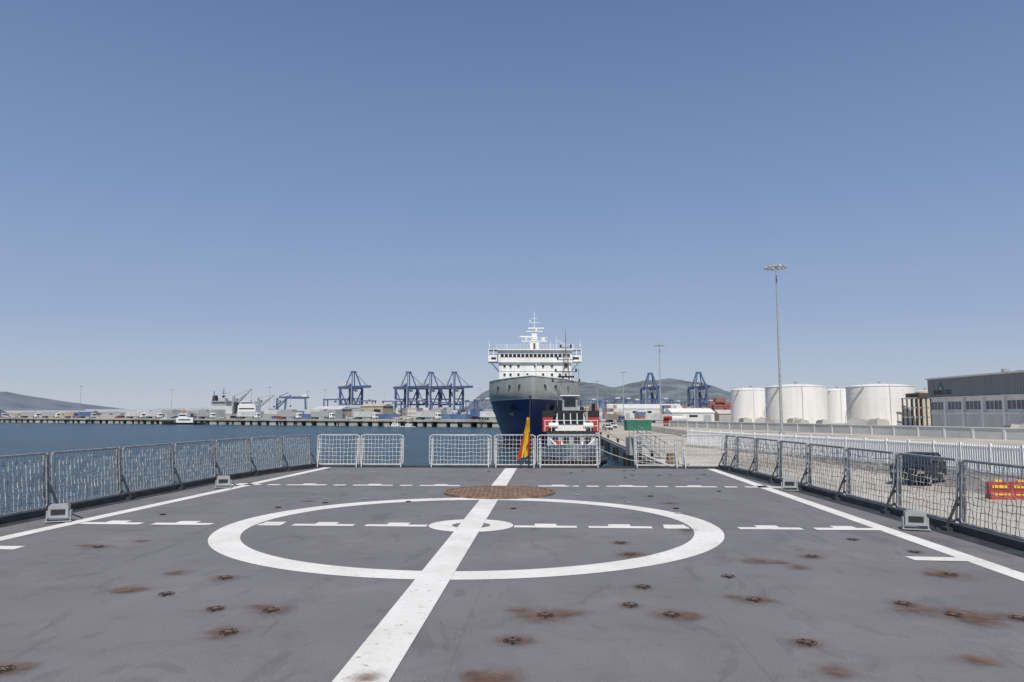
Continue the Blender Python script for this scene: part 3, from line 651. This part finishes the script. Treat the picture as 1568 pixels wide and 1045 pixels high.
hill('hill_headland',[(690,632),(722,622),(740,604),(765,590),(800,587),(850,589),(888,587),(910,590),(930,595),(950,592),(968,587),(985,583),(1010,583),(1045,584),(1058,589),(1075,595),(1095,604),(1120,618),(1160,627),(1300,631)],3000,M_hill,900,1)
hill('hill_coast',[(-400,598),(-200,594),(-60,597),(0,600),(30,604),(60,611),(95,616),(115,625),(180,628),(260,629),(330,631),(520,629),(700,629),(900,630)],4500,M_hill2,1500,5)
# ------------------------------------------------------------------ RoRo ship
SY=122.; ZTp=7.4; ZS=3.9
def SC(y): return 13.4-8.7+.051*(y-150)
def zn(z): return max(0,min(1,(z-SEA)/8.9))
def halfw(y,z):
    zz=zn(z); y0=7.5*(1-zz)**1.1; Lz=20+46*(1-zz)**1.2; t=(y-y0)/Lz
    if t<=0: return 0.
    return 8.55*(1-(1-min(1,t))**2.1)
zs=[SEA-.5,SEA+.6,SEA+2,SEA+3.5,SEA+5.2,SEA+6.8,ZS,ZS+.18,ZS+1.2,ZS+2.2,ZTp-.35,ZTp]
us=[0,.002,.006,.012,.02,.03,.045,.06,.08,.1,.125,.15,.2,.27,.35,.45,.6,.8,1.]
b=MB()
for sg in (-1,1):
    g=[]
    for z in zs:
        zz=zn(z); y0=7.5*(1-zz)**1.1; row=[]
        for u in us:
            y=y0+(120-y0)*u; sh=0 if z<ZS else (.5*math.exp(-y/12) if z>ZS+.5 else .2*math.exp(-y/12)); row.append((SC(SY+y)+sg*halfw(y,z),SY+y,z+sh))
        g.append(row)
    nz_=len(zs);nu=len(us); vs=[p for r in g for p in r]; o=len(b.v); b.v+=vs
    for j in range(nz_-1):
        mi=0 if zs[j]<ZS-.01 else (2 if zs[j]<ZS+.1 else 1)
        for i in range(nu-1): b.f.append((o+j*nu+i,o+j*nu+i+1,o+(j+1)*nu+i+1,o+(j+1)*nu+i)); b.m.append(mi)
nhull=len(b.f)
vs=[(SC(SY+y)+sg*halfw(y,6.3)*.98,SY+y,6.4) for sg in (-1,1) for y in [1+118*u for u in us]]
n=len(us); b.add(vs,[(i,i+1,n+i+1,n+i) for i in range(n-1)],3)
for sg in (-1,1):
    ps=[(SC(SY+y)+sg*halfw(y,ZTp),SY+y,ZTp+.05+.5*math.exp(-y/12)) for y in (0,.3,1,2,4,6,9,12,16,20,26,34)]
    b.path(ps,.22,2,6)
for sg in (-1,1):
    y=7.; x=SC(SY+y)+sg*(halfw(y,2.6)+.12); b.cyl((x,SY+y-.2,2.7),.5,.35,4,14,ax='y'); b.box((x,SY+y-.45,2.1),(.25,.3,1.4),4); b.beam((x-.6,SY+y-.5,1.7),(x,SY+y-.45,1.35),.25,4); b.beam((x+.6,SY+y-.5,1.7),(x,SY+y-.45,1.35),.25,4)
    for yy,zz in ((2.5,6.3),(5.,6.3),(9,6.2)):
        x=SC(SY+yy)+sg*(halfw(yy,zz)+.02); b.cyl((x,SY+yy,zz),.3,.3,4,12,ax='y')
ship=b.obj('roro_ship',[M_navy,M_hullg,M_white,M_grey,M_dark])
for i,p in enumerate(ship.data.polygons): p.use_smooth=i<nhull
b=MB(); YS=SY+28; cx=SC(YS)
Zb=hz(535,YS)-.2; Zw0=hz(556,YS); Zm=Zw0+.1
b.box((cx,YS+9,(6.4+Zm)/2),(14.6,18,Zm-6.4),0)
b.box((cx,YS+7,(Zm+Zb)/2),(15.0,15,Zb-Zm),0)
b.box((cx,YS+6.7,Zb+.1),(15.4,15.6,.22),0)
zc=hz(545,YS); n=17
b.box((cx,YS-.52,zc),(14.2,.04,.62),1)
for i in range(n+1): b.box((cx-7.1+14.2*i/n,YS-.56,zc),(.18,.06,.72),0)
b.box((cx,YS-.58,zc+.48),(14.8,.15,.1),0)
for sg in (-1,1):
    x=cx+sg*8.45
    b.box((x,YS+2.6,Zm+1.0),(2.1,4.,1.2),0); b.box((x,YS+2.6,Zm+.3),(2.3,4.2,.15),0); b.box((x,YS+2.6,Zm+2.75),(2.3,4.2,.14),0)
    b.box((x,YS+.65,zc+.05),(1.9,.06,.6),1)
    for xx in (-1.,0,1.): b.box((x+xx,YS+.62,Zm+2.1),(.14,.12,1.2),0)
    b.beam((x+sg*.6,YS+2,Zm+.2),(cx+sg*7.3,YS+2,Zm-1.8),.25,0)
    b.box((x,YS+.58,Zm+.9),(1.0,.02,.45),1)
    b.beam((x+sg*.9,YS+1.5,Zm+2.8),(x+sg*.9,YS+1.5,Zm+4.6),.1,0,6); b.beam((x-sg*.5,YS+1.5,Zm+2.8),(x-sg*.5,YS+1.5,Zm+4.1),.08,0,6)
    b.cyl((x+sg*.9,YS+1.5,Zm+3.6),.2,.3,0,8)
for row,zz in enumerate((hz(561,YS),hz(574,YS))):
    for i,xx in enumerate((-6.2,-5.,-3.4,-1.6,0,1.6,3.4,5.,6.2)):
        if row==1 and abs(xx)<1: continue
        if row==0 and i%4==3: continue
        b.box((cx+xx,YS-.02,zz),(.45,.06,.5),1); b.box((cx+xx,YS-.04,zz-.33),(.55,.06,.06),0)
b.box((cx-1,YS-.03,6.4+1.05),(.9,.05,2),3)
for zz in (Zm-.1,hz(568,YS)): b.box((cx,YS-.05,zz),(14.7,.08,.05),0)
for xx in (-4.2,-2.3,2.4,4.4): b.beam((cx+xx,YS-.12,6.5),(cx+xx,YS-.12,Zm-.3),.07,3,6)
for xx in (-3,3):
    b.cyl((cx+xx,YS-10,7.1),.7,2,3,16,ax='x'); b.box((cx+xx,YS-9,6.9),(2.4,1.6,1),3); b.cyl((cx+xx+.8,YS-15,6.8),.3,.9,3,12)
b.beam((cx-.6,SY+4,6.4),(cx-.6,SY+4,10.2),.18,0,8); b.beam((cx-.6,SY+4,8),(cx-.6,SY+6,6.4),.1,0,6)
for i in range(24):
    x=cx-7.6+15.2*i/23; b.beam((x,YS-.9,Zb+.2),(x,YS-.9,Zb+1.15),.05,0)
for z in (.65,1.15): b.beam((cx-7.6,YS-.9,Zb+z),(cx+7.6,YS-.9,Zb+z),.05,0)
ym=YS+5; mz=Zb+.2
b.box((cx,ym,mz+1.),(1.9,1.6,2.0),0); b.box((cx,ym,mz+3.),(1.3,1.2,2.4),0,0,.75)
b.box((cx-.05,ym-.81,mz+1),(.5,.04,1.3),1)
b.box((cx,ym,mz+2.1),(5.2,1.8,.14),0); b.box((cx,ym,mz+4.2),(3.4,1.4,.14),0)
for i in range(9): x=cx-2.6+.65*i; b.beam((x,ym-.9,mz+2.1),(x,ym-.9,mz+2.9),.05,0)
b.beam((cx-2.6,ym-.9,mz+2.9),(cx+2.6,ym-.9,mz+2.9),.06,0)
b.beam((cx-2.6,ym,mz+2.1),(cx-.6,ym,mz+1),.12,0);b.beam((cx+2.6,ym,mz+2.1),(cx+.6,ym,mz+1),.12,0)
b.box((cx-1.7,ym-.6,mz+3.1),(2.8,.2,.22),0); b.cyl((cx-1.7,ym-.6,mz+2.7),.22,.7,0,10)
b.box((cx+.4,ym-.3,mz+4.9),(3.4,.2,.24),0); b.cyl((cx+.4,ym-.3,mz+4.5),.25,.6,0,10)
b.beam((cx,ym,mz+4.2),(cx,ym,mz+8.4),.22,0,8,.08); b.beam((cx-1.2,ym,mz+6.1),(cx+1.2,ym,mz+6.1),.09,0); b.beam((cx-.7,ym,mz+7),(cx+.7,ym,mz+7),.07,0); b.cyl((cx+1.9,ym,mz+2.6),.42,.7,0,14); b.cyl((cx-.9,ym,mz+6.4),.16,.5,0,8)
for xx,h in ((-5.8,1.6),(-3.6,1.2),(3.4,2.2),(4.6,3.4),(5.6,2.6),(6.4,1.8)): b.beam((cx+xx,ym,mz),(cx+xx,ym,mz+h),.09,0,6)
b.beam((cx+4.6,ym,mz+2.4),(cx+6.4,ym,mz+1.6),.06,0)
b.box((cx+.9,YS+50,9),(15,60,5.5),0); b.box((cx+.3,YS+34,13),(9,10,4),0); b.box((cx+1,YS+70,15),(5,7,7),2,0,.85)
b.obj('superstructure',[M_white,M_glass,M_navy,M_bldl],ship)
b=MB()
def rope(a,c,sag,w_=.07):
    a=Vector(a);c=Vector(c); ps=[a.lerp(c,i/14)-Vector((0,0,sag*4*(i/14)*(1-i/14))) for i in range(15)]; b.path(ps,w_,0,5)
rope((SC(SY+6)+4,SY+6,6.8),(QE(108)+.9,108,QZ+.6),1.2); rope((SC(SY+6)+4.5,SY+7,6.8),(QE(90)+.9,90,QZ+.6),1.5); rope((SC(SY+4)+2,SY+4,6.9),(QE(90)+.9,90,QZ+.6),1.)
rope((7.3,64,-1.2),(QE(54)+.9,54,QZ+.6),.5); rope(D(5.9,24.3,-.3),(QE(54)+.9,54,QZ+.6),.8); rope(D(6,24.3,-.3),(QE(36)+.9,36,QZ+.6),.5)
b.obj('mooring_lines',[mat('rope',(.45,.42,.34),.9)])
# ------------------------------------------------------------------ tug boat
TY=62.; tx=bear(867,TY+8)
b=MB()
def tw_(y,zz): y0=1.6*(1-zz); Lz=5+5*(1-zz); t=(y-y0)/Lz; return 0 if t<=0 else 2.95*(1-(1-min(1,t))**2)
zl=[SEA-.4,SEA+.8,SEA+1.6,SEA+2.1,SEA+2.2,SEA+3.0]; ul_=[0,.01,.03,.07,.12,.2,.3,.45,.7,1]
for sg in (-1,1):
    vs=[]
    for z in zl:
        zz=max(0,(z-SEA)/3.)
        for u in ul_:
            y0=1.6*(1-zz); y=y0+(24-y0)*u; vs.append((sg*tw_(y,zz),y,z+(.7*math.exp(-y/6) if zz>.6 else 0)))
    o=len(b.v); b.v+=vs; n=len(ul_)
    for j in range(len(zl)-1):
        for i in range(n-1): b.f.append((o+j*n+i,o+j*n+i+1,o+(j+1)*n+i+1,o+(j+1)*n+i)); b.m.append([3,3,4,0,0][j])
vs=[(sg*tw_(.6+23*u,.75),.6+23*u,SEA+2.3) for sg in (-1,1) for u in ul_]; n=len(ul_); b.add(vs,[(i,i+1,n+i+1,n+i) for i in range(n-1)],4)
for a in range(7):
    y=.4+a*.9
    for sg in (-1,1):
        b.cyl((sg*(tw_(y,.8)+.12),y-.1,SEA+2.1),.34,.22,3,14,ax='y' if a<3 else 'x')
dz=SEA+2.3
b.box((0,11,dz+1.1),(4.4,9,2.2),4); b.box((0,11,dz+2.25),(4.9,9.6,.12),3)
for xx in (-1.5,-.5,.5,1.5): b.box((xx,6.48,dz+1.45),(.6,.05,.6),1)
b.box((0,6.46,dz+.5),(3.9,.04,.5),0); b.box((-1.1,6.3,dz+.75),(.8,.4,1.3),2); b.box((1.3,6.25,dz+.5),(.9,.5,.8),3)
b.box((0,10.4,dz+3.2),(2.9,4,1.8),0,0,.9); b.box((0,8.42,dz+3.45),(2.5,.12,.95),1)
for xx in (-1.25,-.62,0,.62,1.25): b.box((xx,8.36,dz+3.45),(.08,.08,1.0),0)
for sg in (-1,1): b.box((sg*1.4,10.4,dz+3.5),(.1,2.8,.65),1)
b.box((0,10.4,dz+4.15),(3.2,4.4,.12),3)
b.box((0,10.6,dz+4.9),(1.5,1.7,1.4),4,0,.9); b.box((0,9.7,dz+5.05),(1.1,.1,.7),1); b.box((0,10.6,dz+5.65),(1.9,2.1,.1),0)
for sg in (-1,1):
    b.box((sg*2.15,8.0,dz+2.95),(.95,1.4,1.4),2); b.box((sg*2.15,8.0,dz+3.9),(1.0,1.44,.6),3); b.cyl((sg*2.15,8.0,dz+4.5),.18,.7,3,10)
def lattice(x,y,z0,z1,w0,w1,mi):
    n=int((z1-z0)/.7)
    for i in range(n):
        a=z0+(z1-z0)*i/n;c=z0+(z1-z0)*(i+1)/n; wa=w0+(w1-w0)*i/n; wc=w0+(w1-w0)*(i+1)/n
        for sx,sy in ((-1,-1),(1,-1),(1,1),(-1,1)): b.beam((x+sx*wa,y+sy*wa,a),(x+sx*wc,y+sy*wc,c),.08,mi)
        b.beam((x-wa,y-wa,a),(x+wc,y-wc,c),.05,mi); b.beam((x+wa,y-wa,a),(x-wc,y-wc,c),.05,mi); b.beam((x-wc,y-wc,c),(x+wc,y-wc,c),.05,mi)
lattice(-.35,10.8,dz+5.7,dz+9.6,.42,.2,5); b.beam((-.35,10.8,dz+9.6),(-.35,10.8,dz+12.2),.14,5,8,.05)
for z,w_ in ((7.,1.3),(8.,1.),(9.2,.8),(10.4,.5)): b.beam((-.35-w_,10.8,dz+z),(-.35+w_,10.8,dz+z),.08,5); b.box((-.35-w_,10.8,dz+z+.15),(.18,.18,.3),1); b.box((-.35+w_,10.8,dz+z+.15),(.18,.18,.3),1)
b.box((-.35,10.4,dz+7.5),(1.6,.14,.18),1); b.box((-.35,10.4,dz+8.6),(.35,.3,.4),3)
b.beam((.9,10.5,dz+5.7),(.9,10.5,dz+8.3),.06,5,6); b.beam((-1.2,10.5,dz+4.2),(-1.2,10.5,dz+7),.06,5,6); b.beam((1.6,12,dz+4.2),(1.6,12,dz+6.5),.06,5,6)
for sg in (-1,1): b.beam((sg*1.9,13,dz+2.4),(-.35,10.8,dz+9),.03,5,4); b.cyl((sg*1.1,9.1,dz+4.4),.2,.3,1,10)
for z in (.5,1.0):
    for sg in (-1,1): b.path([(sg*2.4,6.5,dz+2.3+z),(sg*2.4,15.5,dz+2.3+z)],.05,0)
    b.beam((-2.4,6.4,dz+2.3+z),(2.4,6.4,dz+2.3+z),.05,0)
for i in range(9): b.beam((-2.4+.6*i,6.4,dz+2.3),(-2.4+.6*i,6.4,dz+3.3),.05,0)
b.cyl((0,4.4,dz+.7),.55,1.6,4,18,ax='x'); b.cyl((.9,4.4,dz+.7),.75,.1,0,18,ax='x'); b.cyl((-.9,4.4,dz+.7),.75,.1,0,18,ax='x'); b.box((0,4.9,dz+.4),(2.2,1.2,.8),0)
for sg in (-1,1): b.cyl((sg*1.6,7.2,dz+2.8),.28,.9,0,12,ax='x'); b.beam((sg*.5,2.6,dz),(sg*.5,2.6,dz+1),.2,3,8); b.beam((sg*.2,2.,dz),(sg*1.9,3.2,dz+1.7),.14,0,6)
b.beam((-.8,2.6,dz+.8),(.8,2.6,dz+.8),.16,3,8)
b.obj('tug_boat',[M_white,M_glass,M_red,M_black,M_grey,mat('mast_grey',(.17,.18,.18),.6)],None,(tx,TY,0),-.051)
b=MB()
for sx in (-.5,.5):
    b.beam((sx,0,.3),(sx,7,1.9),.12,0); b.beam((sx,0,1.3),(sx,7,2.9),.06,0)
    for i in range(8): b.beam((sx,i,.3+i*.229),(sx,i,1.3+i*.229),.05,0)
for i in range(24): b.box((0,i*.29,.36+i*.066),(1,.2,.04),1)
b.box((0,7,.9),(1.4,1.,1.8),1); 
for sx in (-.5,.5): b.cyl((sx,-.1,.2),.2,.12,1,12,ax='x')
b.obj('gangway',[M_galv,M_grey],None,(QE(74)+1.6,70,QZ),.25)
b=MB()
for i in range(7):
    rr=.55-i*.03
    for j in range(16):
        a=j*math.pi/8;a2=(j+1)*math.pi/8; b.beam((rr*math.cos(a),rr*math.sin(a),.1+i*.13),(rr*math.cos(a2),rr*math.sin(a2),.1+i*.13),.13,0,6)
b.obj('coiled_hose',[M_rust],None,(QE(66)+1.2,63,QZ))
# ------------------------------------------------------------------ ships at the left of the harbour
def grey_ship(px,d):
    b=MB(); L_=52
    prof=[(-L_/2,SEA-1),(-L_/2-2.5,-.5),(-L_/2-3.5,2.6),(-L_/2+8,1.4),(L_/2,1.0),(L_/2-.6,SEA-1)]
    n=len(prof); vs=[(x,-5.5 if i not in(0,1,2) else -1.2,z) for i,(x,z) in enumerate(prof)]+[(x,5.5 if i not in(0,1,2) else 1.2,z) for i,(x,z) in enumerate(prof)]
    b.add(vs,[tuple(range(n)),tuple(range(2*n-1,n-1,-1))]+[(i,n+i,n+(i+1)%n,(i+1)%n) for i in range(n)],0)
    b.box((-4,0,4),(16,9,5.2),1); b.box((-6,0,8.4),(10,8,3.6),0); b.box((-11.03,0,8.8),(.1,7,1.),2); b.box((-6,-4.03,8.9),(9,.08,.9),2); b.box((-5,0,11.2),(5,5,2),0,0,.8)
    b.beam((-5,0,12),(-5,0,19.5),.6,3,8,.2); b.beam((-7,0,15.5),(-3,0,15.5),.25,3); b.beam((-6.3,0,17.3),(-3.7,0,17.3),.2,3); b.box((-5,0,14.4),(2.4,1.2,.5),1); b.cyl((-5,0,13.3),1,1.2,3,14)
    b.box((-11,0,11.),(3,5,6),3,0,.6); b.beam((-12,0,12),(-12,0,17),.35,3)
    b.box((14,0,4.2),(13,8,6.4),4,0,.98); b.box((14,0,8.6),(10,7,2.2),4); b.box((14,-4.1,4.9),(11,.06,.7),2); b.box((14,-3.55,8.8),(9,.08,.8),2)
    b.box((4.5,0,5.2),(3,3.2,8),3,0,.8); b.beam((22,0,1),(22,0,9),.4,0,6); b.beam((-20,0,2),(-20,0,6),.3,0,6)
    for k in range(20): b.beam((-26+k*1.4,-3.2,2),(-26+k*1.4,-3.2,3.1),.08,1)
    b.beam((-26,-3.2,3.1),(0,-3.2,3.1),.08,1)
    b.obj('moored_ship',[M_grey,M_bldl,M_glass,M_dark,M_white],None,(bear(px,d),d,0),-.12)
grey_ship(352,512)
def small_boat(px,d,hullm,L_=20):
    b=MB()
    k=L_/20
    st=[(-10,.1,1.9),(-9,.9,1.6),(-7,1.9,1.2),(-3,2.6,.8),(4,2.6,.7),(9.5,2.2,.9)]
    vs=[]
    for x,w_,z in st: vs+=[(x*k,-w_*k,z*k),(x*k+.3,-w_*.7*k,-.6),(x*k+.3,w_*.7*k,-.6),(x*k,w_*k,z*k)]
    fs=[]
    for i in range(len(st)-1):
        o=4*i; fs+=[(o,o+4,o+5,o+1),(o+3,o+2,o+6,o+7),(o,o+3,o+7,o+4)]
    fs+=[(20,23,22,21)]
    b.add(vs,fs,0)
    b.box((0,0,1.9*k),(7*k,3.4*k,2.2*k),1); b.box((-1*k,0,3.8*k),(3.4*k,2.8*k,1.7*k),1,0,.9); b.box((-1*k,-1.36*k,3.9*k),(2.8*k,.14,.7*k),2); b.box((-2.62*k,0,3.9*k),(.16,2.2*k,.7*k),2); b.box((0,-1.73*k,2*k),(5*k,.06,.5*k),2)
    b.beam((0,0,4.6*k),(0,0,8.4*k),.22,1,6,.1); b.beam((-.9*k,0,6.6*k),(.9*k,0,6.6*k),.12,1); b.cyl((2.4*k,0,3.8*k),.5*k,1.8*k,0,12)
    for i in range(9): b.cyl((-8*k+i*2*k,-2.55*k if 1<i<9 else -1.7*k,.5*k),.35*k,.3,3,10,ax='y')
    b.obj('harbour_tug',[hullm,M_white,M_glass,M_black],None,(bear(px,d),d,SEA),.1)
small_boat(285,418,M_dark,26); small_boat(255,440,M_grey,15); small_boat(238,455,M_dark,12); small_boat(605,345,M_white,9); small_boat(625,338,M_white,7)
